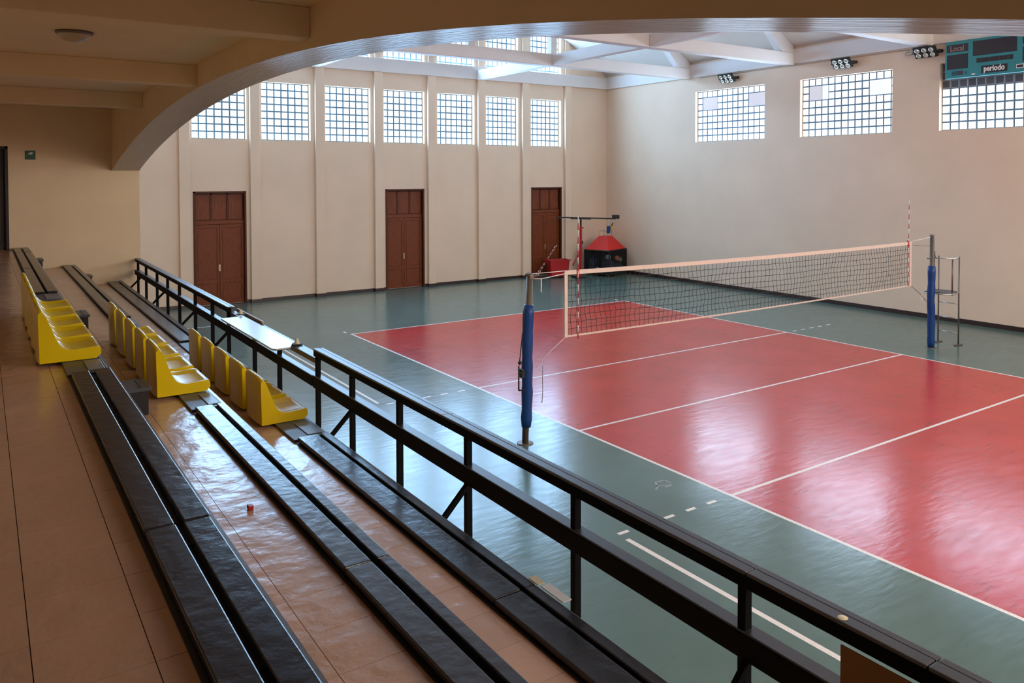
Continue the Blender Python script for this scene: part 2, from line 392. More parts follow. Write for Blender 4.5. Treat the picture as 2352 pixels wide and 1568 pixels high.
# stand: three levels, tiled
def build_stand():
    L = [(XRE, E1, Z1), (E1, E2, Z2), (E2, E3, Z3)]
    cols = [[-12.483, -12.171, -11.859, -11.547, E1-0.02], [E1, -10.882, -10.571, E2-0.02], [E2, -10.05, -9.74, E3-0.02]]
    ph = [-6.19, -6.285, -6.255]
    for (x0, x1, z), cx, p in zip(L, cols, ph):
        b = MB(); b.box(x0, x1, YG, YE, 1.0 if z > 2 else 1.0, z-0.012, 0)
        b.box(x1-0.03, x1, YG, YE, z-0.012, z+0.008, 1)
        fl = S(b.build('gallery_floor', ['tierface', 'nosing']))
        jb = MB(); jb.add([(x0,YG,z-0.0118),(x1-0.03,YG,z-0.0118),(x1-0.03,YE,z-0.0118),(x0,YE,z-0.0118)], [(0,1,2,3)])
        jb.build('joint_bed', 'joint', fl)
        pitch = 0.3115; k0 = math.floor((YG-p)/pitch)
        for ci in range(len(cx)-1):
            xa, xb = cx[ci]+0.0015, cx[ci+1]-0.0015
            me = MB().box(xa-xb, 0, 0, pitch-0.003, -0.0125, 0).mesh('tile', 'tile')
            me.polygons[0].select = False
            k = k0
            while p+k*pitch < YE-0.02:
                y = p+k*pitch
                if y > YG-0.2:
                    put('tile', me, fl, (xb, y+0.0015, z+R.uniform(-0.0002, 0.0002)))
                k += 1
        if z == Z1:
            t = MB(); x = -12.483
            while x > XRE:
                k = k0
                while p+k*pitch < YE-0.02:
                    t.box(x-0.309, x, p+k*pitch+0.0015, p+(k+1)*pitch-0.0015, z-0.0125, z); k += 1
                x -= 0.312
            o = t.build('rear_tiles', 'tile', fl); o['kind'] = 'stuff'
build_stand()

# gallery end walls, rear wall, ceiling and beams
def build_gallery():
    b = MB()
    dx0, dx1, dz = -12.45, -11.5, 4.5
    b.box(XRE-0.2, dx0, YE, YE+0.3, 0, 6); b.box(dx1, XF, YE, YE+0.3, 0, 6); b.box(dx0, dx1, YE, YE+0.3, dz, 6); b.box(dx0, dx1, YE, YE+0.3, 0, Z1)
    S(b.build('wall_end', 'galwall'))
    d = struct('door_4', (dx0, YE+0.12, Z1))
    MB().box(dx0, dx1, YE+0.12, YE+0.17, Z1, dz).build('door_leaf', 'darkdoor', d)
    for i in range(2): MB().box(dx0+0.12, dx1-0.12, YE+0.105, YE+0.12, Z1+0.15+1.0*i, Z1+1.0+0.95*i).build('door_panel', 'darkdoor', d, bevel=0.01)
    MB().box(dx1-0.05, dx1, YE-0.015, YE+0.12, Z1, dz).box(dx0, dx0+0.05, YE-0.015, YE+0.12, Z1, dz).box(dx0, dx1, YE-0.015, YE+0.12, dz-0.05, dz).build('door_frame', 'darkdoor', d)
    S(MB().box(XRE-0.2, XF, YG-0.2, YG, 0, 6).build('wall_close', 'galwall'))
    S(MB().box(XRE-0.2, XRE, YG, YE, 0, 6).build('wall_rear', 'galwall'))
    S(MB().box(XRE, XI, YG, YE, CEIL, CEIL+0.2).build('ceiling', 'galwall'))
    for y in (-7.1, -2.9, 1.3, 5.38):
        S(MB().box(XRE, XI, y, y+0.24, BEAM, CEIL).build('beam', 'galwall', bevel=0.008))
build_gallery()

# pilasters, ring beams, roof and trusses
for x in (-7.02, -4.98, -2.92, -0.88, 1.13, 3.18, 5.14, 7.18):
    S(MB().box(x-0.15, x+0.15, YB-0.12, YB, 0, EAVE).build('pilaster', 'hallwall', bevel=0.012))
    S(MB().box(x-0.11, x+0.11, YB-0.07, YB, BAND, 10.2).build('pilaster', 'hallwall', bevel=0.012))
S(MB().box(XF, XR, YB-0.14, YB, EAVE, BAND).build('ring_beam', 'white', bevel=0.01))
S(MB().box(XR-0.08, XR, YN, YB-0.14, EAVE, BAND).build('ring_beam', 'white', bevel=0.01))
S(MB().box(XF, XF+0.08, YN, YB-0.14, EAVE, BAND).build('ring_beam', 'white', bevel=0.01))
RX = 0.05
def roofz(x): return 7.9+0.6*(9.2-abs(x-RX))
def build_roof():
    for sgn in (1, -1):
        x1 = XR+0.3 if sgn > 0 else XF-0.6
        p = [(RX, roofz(RX)), (x1, roofz(x1)), (x1, roofz(x1)+0.15), (RX, roofz(RX)+0.15)]
        b = MB(); b.prism(p, 1, YN-0.2, YB+0.3); S(b.build('roof', 'roof'))
    tie_y = [YB-0.14-4.4*k for k in range(1, 7)]
    tz0, tz1 = 7.36, 7.73
    prev = YB-0.14
    for y in tie_y:
        yn = y-0.15; t = struct('truss', (0, y, tz0))
        MB().box(XF, XR-0.02, yn, yn+0.3, tz0, tz1).build('tie_beam', 'white', t, bevel=0.015)
        for sgn in (1, -1):
            xe = XR-0.05 if sgn > 0 else XF+0.05
            xk = xe-sgn*0.55
            poly = [(RX, roofz(RX)-0.36), (xk-sgn*0.5, roofz(xk-sgn*0.5)-0.34), (xk, tz1), (xe, tz1), (xe, roofz(xe)), (RX, roofz(RX))]
            MB().prism(poly, 1, yn+0.02, yn+0.28).build('rafter', 'white', t, bevel=0.012)
            MB().box(sgn*3.08-0.11, sgn*3.08+0.11, yn+0.03, yn+0.27, tz1, roofz(3.08)-0.3).build('strut', 'white', t, bevel=0.01)
        MB().box(RX-0.11, RX+0.11, yn+0.03, yn+0.27, tz1, roofz(RX)-0.3).build('king_post', 'white', t, bevel=0.01)
        for x in (-3.08, 3.08):
            S(MB().box(x-0.12, x+0.12, yn+0.3, prev, tz0+0.02, tz1-0.02).build('longitudinal_beam', 'white', bevel=0.012))
        prev = yn
build_roof()

# skirting
S(MB().box(XR-0.02, XR, YN, YB, 0, 0.12).build('baseboard_right', 'skirt', bevel=0.004))
def back_skirting():
    b = MB(); cuts = [XF, *[v for p in DX for v in p], XR]
    for i in range(0, len(cuts), 2): b.box(cuts[i], cuts[i+1], YB-0.02, YB, 0, 0.10)
    for x in (-7.02, -4.98, -2.92, -0.88, 1.13, 3.18, 5.14, 7.18):
        b.box(x-0.165, x+0.165, YB-0.135, YB-0.02, 0, 0.10)
    S(b.build('baseboard_back', 'skirt', bevel=0.004))
back_skirting()

# ------------------------------------------------------------------ glass block windows
def block_mesh(w, h, mname):
    b = MB(); e = 0.010; d = 0.022
    b.add([(0,0,0),(w,0,0),(w,h,0),(0,h,0),(e,e,d),(w-e,e,d),(w-e,h-e,d),(e,h-e,d)], [(4,5,6,7)], 0)
    b.f += [[0,1,5,4],[1,2,6,5],[2,3,7,6],[3,0,4,7]]; b.m += [1]*4; b.sm += [False]*4
    return b.mesh('glass_block', [mname, 'blockedge'])
ROT_B = (PI/2, 0, 0)            # local x -> +x, y -> up, z -> -y (faces the hall)
ROT_R = (PI/2, 0, -PI/2)        # local x -> -y, y -> up, z -> -x
ROT_N = (PI/2, 0, PI)           # local x -> -x, y -> up, z -> +y
cache = {}
def bm_(w, h, m):
    k = (round(w,4), round(h,4), m)
    if k not in cache: cache[k] = block_mesh(w, h, m)
    return cache[k]
NWIN = [0]
def block_window(wall, a0, a1, z0, z1, cols, rows, mname, last=1.0, patches=(), dark_rows=0, joined=False):
    """rows counted from the top; patches = (c0,c1,r0,r1,material)"""
    NWIN[0] += 1
    pos, d = {'b': (YB, 0.19), 'r': (XR, 0.16), 'n': (YN, -0.19)}[wall]
    base = {'b': (a0, pos+d, z0), 'r': (pos+d, a1, z0), 'n': (a1, pos+d, z0)}[wall]
    rot = {'b': ROT_B, 'r': ROT_R, 'n': ROT_N}[wall]
    w = struct('window_%d' % NWIN[0], base); w.rotation_euler = rot
    ai, hh = 0.06, (z1-z0) if not dark_rows else (z1-z0)*(1-dark_rows/rows)
    zc = z0+hh/2; pl = pos+d-ai if d > 0 else pos+d+ai; ac = (a0+a1)/2
    daylight(wall, 1.6 if wall == 'b' and z0 > EAVE else 1.0, (pl, ac, zc) if wall == 'r' else (ac, pl, zc), a1-a0-0.06, hh-0.06, {'b': (-PI/2, 0, 0), 'r': (PI/2, 0, PI/2), 'n': (PI/2, 0, 0)}[wall])
    Wd, H = a1-a0, z1-z0; pw = Wd/(cols-1+last); phh = H/rows; g = 0.028
    zd = H-dark_rows*phh
    pb = MB(); pb.box(0, Wd, 0, zd, -0.03, 0); pb.build('mortar', 'mortar', w, local=True)
    if dark_rows: MB().box(0, Wd, zd, H, -0.03, 0.004).build('mortar', 'greymortar', w, local=True)
    jb = MB()
    for r in range(rows):
        for c in range(cols):
            if any(p[0] <= c < p[1] and p[2] <= r < p[3] for p in patches): continue
            bw = (pw if c < cols-1 else pw*last)-g
            x, y = c*pw+g/2, H-(r+1)*phh+g/2
            mm = 'greyblock' if r < dark_rows else mname
            if joined:
                e = 0.018; q = [(x,y,0),(x+bw,y,0),(x+bw,y+phh-g,0),(x,y+phh-g,0)]; q += [(x+e,y+e,0.022),(x+bw-e,y+e,0.022),(x+bw-e,y+phh-g-e,0.022),(x+e,y+phh-g-e,0.022)]
                jb.add(q, [(4,5,6,7),(0,1,5,4),(1,2,6,5),(2,3,7,6),(3,0,4,7)])
            else: put('glass_block', bm_(bw, phh-g, mm), w, (x, y, 0))
    if joined: jb.build('glass_blocks', mname, w, local=True)['kind'] = 'stuff'
    for c0, c1, r0, r1, mm in patches:
        MB().box(c0*pw+0.01, c1*pw-0.01, H-r1*phh+0.01, H-r0*phh-0.01, 0.0, 0.012).build('papered_pane', mm, w, local=True)
    return w
for a, c in WX: block_window('b', a, c, SILL, TOP, 7, 8, 'glass_back')
for a, c in WX: block_window('b', a, c, USILL, UTOP, 7, 7, 'glass_back')
block_window('r', *RW[0], RS, RT, 14, 8, 'glass_side', last=0.45, patches=((1,4,1,3,'patch_grey'), (10,13,1,3,'patch_grey')))
block_window('r', *RW[1], RS, RT, 14, 8, 'glass_side', last=0.5, patches=((1,3,1,3,'patch_grey'), (3,4,1,3,'patch_white'), (10,13,1,3,'patch_white')))
block_window('r', *RW[2], RS, RT, 14, 8, 'glass_side', last=0.5, dark_rows=3)
for k in (3, 4): block_window('r', *RW[k], RS, RT, 14, 8, 'glass_side', last=0.5, joined=True)
for a, c in WX: block_window('n', a, c, SILL, TOP, 7, 8, 'glass_near', joined=True)
for a, c in WX: block_window('n', a, c, USILL, UTOP, 7, 7, 'glass_near', joined=True)

# ------------------------------------------------------------------ doors
def build_door(i, x0, x1):
    d = struct('door_%d' % (i+1), (x0, YB, 0)); yf = YB+0.13; t = 0.055
    fr = MB(); fr.box(x0, x0+t, YB-0.015, YB+0.2, 0, DOORH); fr.box(x1-t, x1, YB-0.015, YB+0.2, 0, DOORH); fr.box(x0, x1, YB-0.015, YB+0.2, DOORH-t, DOORH)
    fr.build('door_frame', 'doorframe', d, bevel=0.006)
    a, c = x0+t, x1-t; zr = 2.44
    MB().box(a, c, yf+0.02, yf+0.06, 0.02, DOORH-t).build('backing', 'doorframe', d)
    MB().box(a, c, yf-0.03, yf+0.02, zr, zr+0.12).build('transom_rail', 'door', d, bevel=0.008)
    w = (c-a)/3
    for k in range(3):
        MB().box(a+w*k+0.03, a+w*(k+1)-0.03, yf-0.002, yf+0.02, zr+0.14, DOORH-t-0.05).build('transom_panel', 'door', d, bevel=0.006)
    for k in range(2): MB().box(a+w*(k+1)-0.028, a+w*(k+1)+0.028, yf-0.02, yf+0.02, zr+0.12, DOORH-t).build('transom_mullion', 'doorframe', d, bevel=0.005)
    MB().box(a, c, yf-0.02, yf+0.02, DOORH-t-0.05, DOORH-t).build('head_rail', 'doorframe', d)
    mid = (a+c)/2
    for k in range(2):
        l0, l1 = (a, mid-0.004) if k == 0 else (mid+0.004, c)
        leaf = MB().box(l0, l1, yf, yf+0.02, 0.015, zr-0.01).build('door_leaf', 'door', d)
        s = 0.07
        st = MB(); st.box(l0, l0+s, yf-0.022, yf, 0.015, zr-0.01); st.box(l1-s, l1, yf-0.022, yf, 0.015, zr-0.01)
        for z0, z1 in ((0.015, 0.14), (0.66, 0.76), (zr-0.10, zr-0.01)): st.box(l0+s, l1-s, yf-0.022, yf, z0, z1)
        st.build('stile_frame', 'door', leaf, bevel=0.005)
        MB().box(l0+s+0.02, l1-s-0.02, yf-0.008, yf, 0.78, zr-0.12).build('door_panel', 'door', leaf, bevel=0.005)
        MB().box(l0+s+0.02, l1-s-0.02, yf-0.008, yf, 0.16, 0.64).build('door_panel', 'door', leaf, bevel=0.005)
    MB().box(mid-0.035, mid+0.015, yf-0.04, yf-0.022, 1.02, 1.22).tube([(mid-0.01, yf-0.04, 1.12), (mid-0.01, yf-0.085, 1.12), (mid-0.10, yf-0.085, 1.12)], 0.011).build('handle', 'brass', d)
for i, (a, c) in enumerate(DX): build_door(i, a, c)

# ------------------------------------------------------------------ bleacher benches
def bench(xs, z, y_list, label, group):
    """xs = (left edge, gap left, gap right, right edge); y_list = plank joints"""
    x0, g0, g1, x1 = xs; top = z+0.048
    t = thing('plank_bench', (x0, y_list[0], z), label, 'bench', group)
    for i in range(len(y_list)-1):
        a, c = y_list[i], y_list[i+1]
        for k, (p, q) in enumerate(((x0, g0), (g1, x1))):
            dx = R.uniform(-0.003, 0.003); dz = R.uniform(-0.003, 0.002)
            MB().box(p+dx, q+dx, a+0.004, c-0.004, top-0.034+dz, top+dz).build('plank', 'plank', t, bevel=0.006)
        MB().box(x0-0.016, x1-0.004, a, c, z+0.0006, z+0.006).build('shade_strip', 'boxblack', t)  # black strip stands in for the shade under and beside the planks
        n = max(2, int((c-a)/1.0)+1)
        for j in range(n):
            y = a+0.12+(c-a-0.24)*j/(n-1)
            MB().box(x0+0.02, x1-0.005, y-0.04, y+0.04, z+0.0064, top-0.0375).build('bearer', 'boxblack', t)
    return t
BX = [(-11.44, -11.325, -11.293, -11.187), (-10.59, -10.46, -10.425, -10.362), (-9.77, -9.60, -9.57, -9.502)]
ZS = [Z1, Z2, Z3]; NM = ['highest', 'middle', 'lowest']
for k in range(3):
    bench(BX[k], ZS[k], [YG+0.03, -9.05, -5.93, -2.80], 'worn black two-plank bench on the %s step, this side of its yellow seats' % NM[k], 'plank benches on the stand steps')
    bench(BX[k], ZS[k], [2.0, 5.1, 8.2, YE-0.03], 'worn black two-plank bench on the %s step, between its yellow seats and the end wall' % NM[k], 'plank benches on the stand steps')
    x0, g0, g1, x1 = BX[k]; z = ZS[k]
    o = thing('mounting_board', (x0, -2.78, z), 'dark grey board under the five yellow seats of the %s row' % NM[k], 'board', 'boards under the yellow seats')
    MB().box(x0-0.02, x1, -2.78, 1.98, z+0.0007, z+0.022).build('board', 'sheet', o, bevel=0.003)
    MB().box(x0+0.12, x1-0.02, -2.72, -2.36, z+0.0225, z+0.03).build('patch', 'sheet2', o, bevel=0.003)
    MB().box(x0+0.10, x1-0.02, 1.42, 1.9, z+0.0225, z+0.03).build('patch', 'sheet2', o, bevel=0.003)

# ------------------------------------------------------------------ yellow seats
def seat_mesh():
    """moulded bucket seat: local origin = near front corner on the tread, +y along the row, back towards -x"""
    Wd = 0.50
    # outer profile in (x, z): front lip, pan, fillet, backrest, top
    prof = [(0.0, 0.052), (0.004, 0.075), (-0.004, 0.092), (-0.03, 0.098), (-0.10, 0.092), (-0.18, 0.088), (-0.225, 0.094), (-0.262, 0.115), (-0.288, 0.15),
            (-0.31, 0.20), (-0.335, 0.27), (-0.36, 0.34), (-0.385, 0.405), (-0.405, 0.435), (-0.425, 0.44), (-0.437, 0.43)]
    ys = [0, 0.012, 0.035, 0.06, 0.12, 0.2, 0.25, 0.30, 0.38, 0.44, 0.465, 0.488, 0.5]
    b = MB(); n, m = len(prof), len(ys); vs = []
    def bow(y): return ((y-0.25)/0.25)**2
    for i, (x, z) in enumerate(prof):
        s = i/(n-1)
        for y in ys:
            e = min(y, Wd-y)
            dish = 0.0 if e < 0.03 else min(1, (e-0.03)/0.03)
            dz = -0.016*dish if 2 < i < 12 else 0.0
            dx = -0.014*dish if 6 < i < 13 else 0.0
            # the back curls round at its sides and its top edge is bowed
            if i >= 8:
                k = (i-8)/(n-9); dx += 0.012*k*bow(y); dz -= 0.045*k*bow(y)**2
            vs.append((x+dx, y, z+dz))
    b.add(vs, [(i*m+j, i*m+j+1, (i+1)*m+j+1, (i+1)*m+j) for i in range(n-1) for j in range(m-1)], 0, True)
    # side walls straight down to the tread, back wall bulging
    for j in (0, m-1):
        sgn = -1 if j == 0 else 1
        up = [vs[i*m+j] for i in range(n)]
        lo = []
        for i, (x, y, z) in enumerate(up):
            xl = max(x, -0.418) if i > 8 else x
            lo.append((xl, y+sgn*0.004, 0.03 if i < 3 else 0.004))
        q = up+lo
        fs = [(i, i+1, n+i+1, n+i) if sgn < 0 else (i+1, i, n+i, n+i+1) for i in range(n-1)]
        b.add(q, fs, 0, True)
    # rear wall
    rows = []; K = 6
    for k in range(K+1):
        t = k/K; row = []
        for j, y in enumerate(ys):
            x, yy, z = vs[(n-1)*m+j]
            xb = -0.432+0.022*bow(y)**2
            row.append((x+(xb-x)*t, y+(-0.004 if j == 0 else 0.004 if j == m-1 else 0)*t, z*(1-t)+0.004*t))
        rows.append(row)
    b.add([p for r in rows for p in r], [(k*m+j, k*m+j+1, (k+1)*m+j+1, (k+1)*m+j) for k in range(K) for j in range(m-1)], 0, True)
    # front lip turns under
    q = [vs[j] for j in range(m)]+[(-0.006, y, 0.03) for y in ys]
    b.add(q, [(j+1, j, m+j, m+j+1) for j in range(m-1)], 0, True)
    me = b.mesh('bucket_seat', 'yellow')
    return me
SEAT = seat_mesh()
ORD = ['first', 'second', 'third', 'fourth', 'fifth']
for k in range(3):
    xf = [-11.19, -10.355, -9.49][k]; yb = [-2.29, -2.27, -2.25][k]; pitch = [0.60, 0.62, 0.62][k]
    for j in range(5):
        o = bpy.data.objects.new('bucket_seat', SEAT); COL.objects.link(o); o.location = (xf, yb+pitch*j, ZS[k]+0.0225)
        lab = {0: 'yellow plastic bucket seat at the camera end of the %s row', 4: 'yellow plastic bucket seat at the end-wall end of the %s row'}.get(j, 'yellow plastic bucket seat, %s from the camera end of the %%s row' % ORD[j])
        tag(o, lab % NM[k], 'seat', 'yellow bucket seats on the stand')
# step boxes
def step_box(x0, x1, y0, y1, z, h, label):
    t = thing('step_box', (x0, y0, z), label, 'step', 'black step boxes on the stand')
    MB().box(x0+0.004, x1-0.02, y0+0.015, y1-0.015, z+0.002, z+h-0.03).build('body', 'boxblack', t)
    MB().box(x0+0.004, x1, y0, y1, z+h-0.029, z+h).build('lid', 'lid', t, bevel=0.005)
    MB().box(x1-0.075, x1-0.055, y0+0.01, y1-0.01, z+h+0.0005, z+h+0.004).build('tread_strip', 'sheet', t)
step_box(E1, -10.88, -2.66, -2.33, Z2, 0.22, 'black step box with grey lid by the near end of the highest yellow seats')
step_box(E1, -10.90, 1.31, 1.73, Z2, 0.22, 'black step box by the far end of the highest yellow seats')
step_box(E1, -10.94, 8.93, YE-0.01, Z2, 0.22, 'black step box against the end wall below the highest bench')
step_box(E2, -10.08, 8.93, YE-0.01, Z3, 0.23, 'black step box against the end wall below the middle bench')

# ------------------------------------------------------------------ railing
RN = -9.24
def railing():
    t1 = thing('railing', (RN, 1.65, 1.2), 'black railing section ending at the cream end wall', 'railing', 'black railing sections')
    t2 = thing('railing', (RN, YG, 1.2), 'long black railing section in front of the lowest bench, nearest the camera', 'railing', 'black railing sections')
    t3 = thing('railing', (RN, -1.75, 1.2), 'lower railing section carrying the table board', 'railing', 'black railing sections')
    def toprail(t, y0, y1, zb, zt, splits):
        b = MB().box(RN, RN+0.05, y0, y1, zb, zt-0.016); b.build('fascia', 'black', t, bevel=0.004)
        ys = [y0]+splits+[y1]
        for i in range(len(ys)-1):
            MB().box(RN-0.004, RN+0.055, ys[i]+0.003, ys[i+1]-0.003, zt-0.016, zt).box(RN+0.062, RN+0.10, ys[i]+0.003, ys[i+1]-0.003, zt-0.03, zt-0.004).box(RN+0.05, RN+0.07, ys[i], ys[i+1], zt-0.03, zt-0.018).build('top_board', 'railtop', t, bevel=0.004)
    toprail(t1, 1.60, 9.30, 2.065, 2.14, [5.2])
    toprail(t2, YG+0.02, -1.72, 2.10, 2.178, [-7.95, -7.15, -4.4])
    MB().box(-9.21, -9.15, -1.70, 1.58, 2.015, 2.066).build('fascia', 'brownrail', t3, bevel=0.004)
    MB().box(-9.22, -9.11, -1.70, 1.58, 2.0665, 2.0765).build('top_board', 'railtop', t3, bevel=0.004)
    def post(t, y, ztop): MB().box(RN+0.003, RN+0.048, y-0.022, y+0.022, 1.2, ztop).build('post', 'black', t, bevel=0.003)
    for y in (9.1, 8.11, 6.91, 5.88, 4.86, 3.67, 2.56, 1.65): post(t1, y, 2.07)
    for y in (0.43, -0.55): post(t3, y, 2.014)
    for y in (-1.78, -2.66, -3.64, -4.72, -5.92, -7.12, -8.3, -9.4): post(t2, y, 2.10)
    def mid(t, y0, y1, z0, z1):
        bd = MB().box(RN-0.012, RN+0.002, y0, y1, z0, z1).build('mid_board', 'midrail', t, bevel=0.003)
        MB().box(RN-0.008, RN+0.07, y0, y1, z1-0.0, z1+0.012).build('mid_cap', 'railtop', bd, bevel=0.003)
    mid(t1, 1.62, 9.30, 1.79, 1.885); mid(t3, -1.70, 1.57, 1.795, 1.89); mid(t2, YG+0.02, -1.73, 1.79, 1.90)
    def brace(t, y): MB().obox((RN-0.12, y, 1.67), (0.128, 0, 0.128), (0.012, 0, -0.012), (0, 0.014, 0)).build('brace', 'black', t)
    for y in (8.62, 6.1, 3.62, 1.625): brace(t1, y)
    for y in (-2.70, -4.76, -7.16): brace(t2, y)
    o = MB().lathe((RN+0.025, -7.60, 2.1785), [(0.0, 0.003), (0.016, 0.002), (0.02, 0.0)], 12).build('chipped_spot', 'cream', t2)
    # fitted panel under the rail, right-hand end
    b = thing('ochre_panel', (RN+0.01, -9.7, 1.2), 'ochre brown board fixed under the railing at the right edge', 'board')
    MB().box(RN-0.02, RN-0.013, -9.8, -7.62, 1.3, 2.098).build('panel', 'ochre', b, bevel=0.002)
    MB().box(RN-0.014, RN-0.012, -9.8, -7.62, 1.28, 1.3).build('edge', 'black', b)
railing()
def rail_table():
    t = thing('table_board', (-9.46, -1.15, 2.081), 'glare-pale table board with a cut corner resting on the lower railing', 'table')
    poly = [(-9.475, 0.98), (-9.475, 1.0), (-9.19, 1.02), (-9.175, -0.90), (-9.29, -1.16), (-9.44, -1.17), (-9.475, -1.12)]
    MB().prism(poly, 2, 2.0812, 2.099).build('top', 'table', t, bevel=0.003)
    MB().prism([(x+0.004 if x < -9.3 else x, y) for x, y in poly], 2, 2.0775, 2.081).build('edge_strip', 'black', t)
    s = MB().box(-9.125, -9.10, 0.43, 1.6, 2.081, 2.11).build('wooden_slat', 'tan')
    tag(s, 'thin tan wooden slat along the outer edge of the lower railing', 'slat')
    for x, y, z, lab in ((-9.195, 1.13, 2.0995, 'small beige cone on a black base, on the far end of the table board'), (-9.165, -1.0, 2.081, 'small beige cone on a black base, past the cut corner of the table board')):
        c = thing('marker_cone', (x, y, z), lab, 'cone', 'small cones on the railing')
        MB().box(x-0.05, x+0.05, y-0.055, y+0.055, z+0.0005, z+0.012).build('base', 'blackmat', c, bevel=0.003)
        MB().lathe((x, y, z+0.0122), [(0.032, 0), (0.010, 0.055), (0.007, 0.058), (0, 0.058)], 12).build('cone', 'beige', c)
rail_table()
# small litter
o = MB().box(-9.50, -9.455, -5.95, -5.86, Z3+0.047, Z3+0.054).build('paper_scrap', 'cream'); tag(o, 'cream paper scrap on the outer edge of the lowest bench', 'paper')
o = MB().obox((-9.468, -6.07, Z3+0.051), (0.028, 0, 0), (0, 0.10, 0), (0, 0, 0.003)).build('paper_scrap', 'paper'); tag(o, 'white card strip on the outer edge of the lowest bench', 'paper')
o = MB().box(-10.755, -10.725, -4.92, -4.88, Z2+0.001, Z2+0.026).build('bottle_cap', 'redsmall', bevel=0.004); tag(o, 'small red plastic piece lying on the tiled middle step', 'litter')

# ------------------------------------------------------------------ gallery sign and lamp
s = thing('exit_sign', (-11.12, YE-0.004, 4.33), 'small green pictogram sign on the gallery end wall', 'sign')
MB().box(-11.21, -11.03, YE-0.012, YE-0.001, 4.24, 4.42).build('plate', 'greensign', s, bevel=0.002)
MB().box(-11.155, -11.085, YE-0.0145, YE-0.0125, 4.345, 4.365).box(-11.13, -11.07, YE-0.0145, YE-0.0125, 4.37, 4.385).build('pictogram', 'letwhite', s)
l = thing('ceiling_lamp', (-11.18, -0.5, CEIL), 'unlit round glass dome lamp on the gallery ceiling', 'lamp')
MB().lathe((-11.18, -0.5, CEIL), [(0.0, -0.001), (0.165, -0.001), (0.165, -0.022), (0.15, -0.03)], 32).build('base_ring', 'darksteel', l)
MB().lathe((-11.18, -0.5, CEIL), [(0.15, -0.025), (0.142, -0.045), (0.118, -0.072), (0.08, -0.092), (0.04, -0.102), (0.0, -0.104)], 32).build('glass_dome', 'lampglass', l)

# ------------------------------------------------------------------ volleyball net, posts, antennas
def net():
    t = thing('volleyball_net', (0, 0, 1.4), 'black volleyball net with white tape edges across the red court', 'net')
    xa, xb = -4.75, 4.80
    def top(x): u = (x-xa)/(xb-xa); return 2.475-0.035*u-0.13*u*(1-u)
    def bot(x): u = (x-xa)/(xb-xa); return 1.465-0.02*math.sin(PI*u)
    n = 40; xs = [xa+(xb-xa)*i/n for i in range(n+1)]
    b = MB()
    for i in range(n):
        p, q = xs[i], xs[i+1]
        b.add([(p,-0.006,top(p)-0.066),(q,-0.006,top(q)-0.066),(q,-0.006,top(q)),(p,-0.006,top(p)),(p,0.006,top(p)-0.066),(q,0.006,top(q)-0.066),(q,0.006,top(q)),(p,0.006,top(p))],
              [(0,1,2,3),(5,4,7,6),(3,2,6,7),(1,0,4,5)])
    b.build('top_tape', 'tape', t)
    b = MB()
    for i in range(n):
        p, q = xs[i], xs[i+1]
        b.add([(p,-0.005,bot(p)),(q,-0.005,bot(q)),(q,-0.005,bot(q)+0.025),(p,-0.005,bot(p)+0.025),(p,0.005,bot(p)),(q,0.005,bot(q)),(q,0.005,bot(q)+0.025),(p,0.005,bot(p)+0.025)],
              [(0,1,2,3),(5,4,7,6),(3,2,6,7),(1,0,4,5)])
    b.build('bottom_tape', 'tape', t)
    MB().box(xa-0.004, xa+0.056, -0.008, 0.008, 1.46, 2.45).build('side_tape', 'tape', t, bevel=0.003)
    MB().box(xb-0.05, xb+0.004, -0.008, 0.008, 1.47, 2.42).build('side_tape', 'tape', t, bevel=0.003)
    # mesh, 10 cm squares, hanging a little slack
    nx, nz = 95, 9; rr = R
    G = {}
    for i in range(nx+1):
        for j in range(nz+1):
            x = xa+0.03+(xb-xa-0.06)*i/nx; zt, zb = top(x)-0.06, bot(x)+0.015
            v = j/nz; edge = min(1, i/3, (nx-i)/3)
            sag = 0.03*math.sin(PI*v)*edge
            G[i,j] = (x+rr.uniform(-0.008, 0.008)*(0 < i < nx)+0.02*math.sin(j*1.7+i*0.35)*math.sin(PI*v), 0.05*math.sin(PI*v)*math.sin(i*0.21)*edge+rr.uniform(-0.006, 0.006), zt+(zb-zt)*v-sag*0.4+rr.uniform(-0.006, 0.006)*(0 < j < nz))
    b = MB(); r = 0.0040
    for i in range(nx+1): b.tube([G[i,j] for j in range(nz+1)], r, 4, cap=False, smooth=False)
    for j in range(1, nz): b.tube([G[i,j] for i in range(nx+1)], r, 4, cap=False, smooth=False)
    o = b.build('net_mesh', 'netcord', t); o['kind'] = 'stuff'
    def rope(pts, r=0.006, m='rope', name='rope'): MB().tube(pts, r, 6).build(name, m, t)
    rope([(-5.37, 0, 2.47), (-5.0, 0, 2.468), (-4.75, 0, 2.47)])
    rope([(-5.37, 0, 2.40), (-5.2, -0.01, 2.385), (-5.0, 0, 2.40), (-4.72, 0, 2.43)])
    rope([(-5.2, -0.02, 2.385), (-5.205, -0.03, 2.33), (-5.195, -0.02, 2.27), (-5.205, -0.02, 2.22), (-5.19, -0.02, 2.19)], 0.008)
    rope([(-4.74, 0, 1.465), (-5.0, 0, 1.30), (-5.28, 0, 1.09)], 0.004)
    rope([(-5.18, -0.03, 1.10), (-5.185, -0.03, 0.9), (-5.18, -0.03, 0.75), (-5.195, -0.03, 0.55)], 0.005, 'darksteel')
    rope([(4.80, 0, 2.44), (5.2, 0, 2.47), (5.60, 0, 2.50)], 0.006)
    rope([(4.82, 0, 2.36), (5.2, 0, 2.33), (5.62, 0, 2.30)], 0.004, 'darksteel')
    rope([(4.81, 0, 1.47), (5.15, 0, 1.28), (5.46, 0, 1.06)], 0.006, 'darksteel')
    rope([(5.2, -0.02, 1.26), (5.15, -0.02, 1.16), (5.2, -0.02, 1.08), (5.27, -0.02, 1.2)], 0.004)
net()
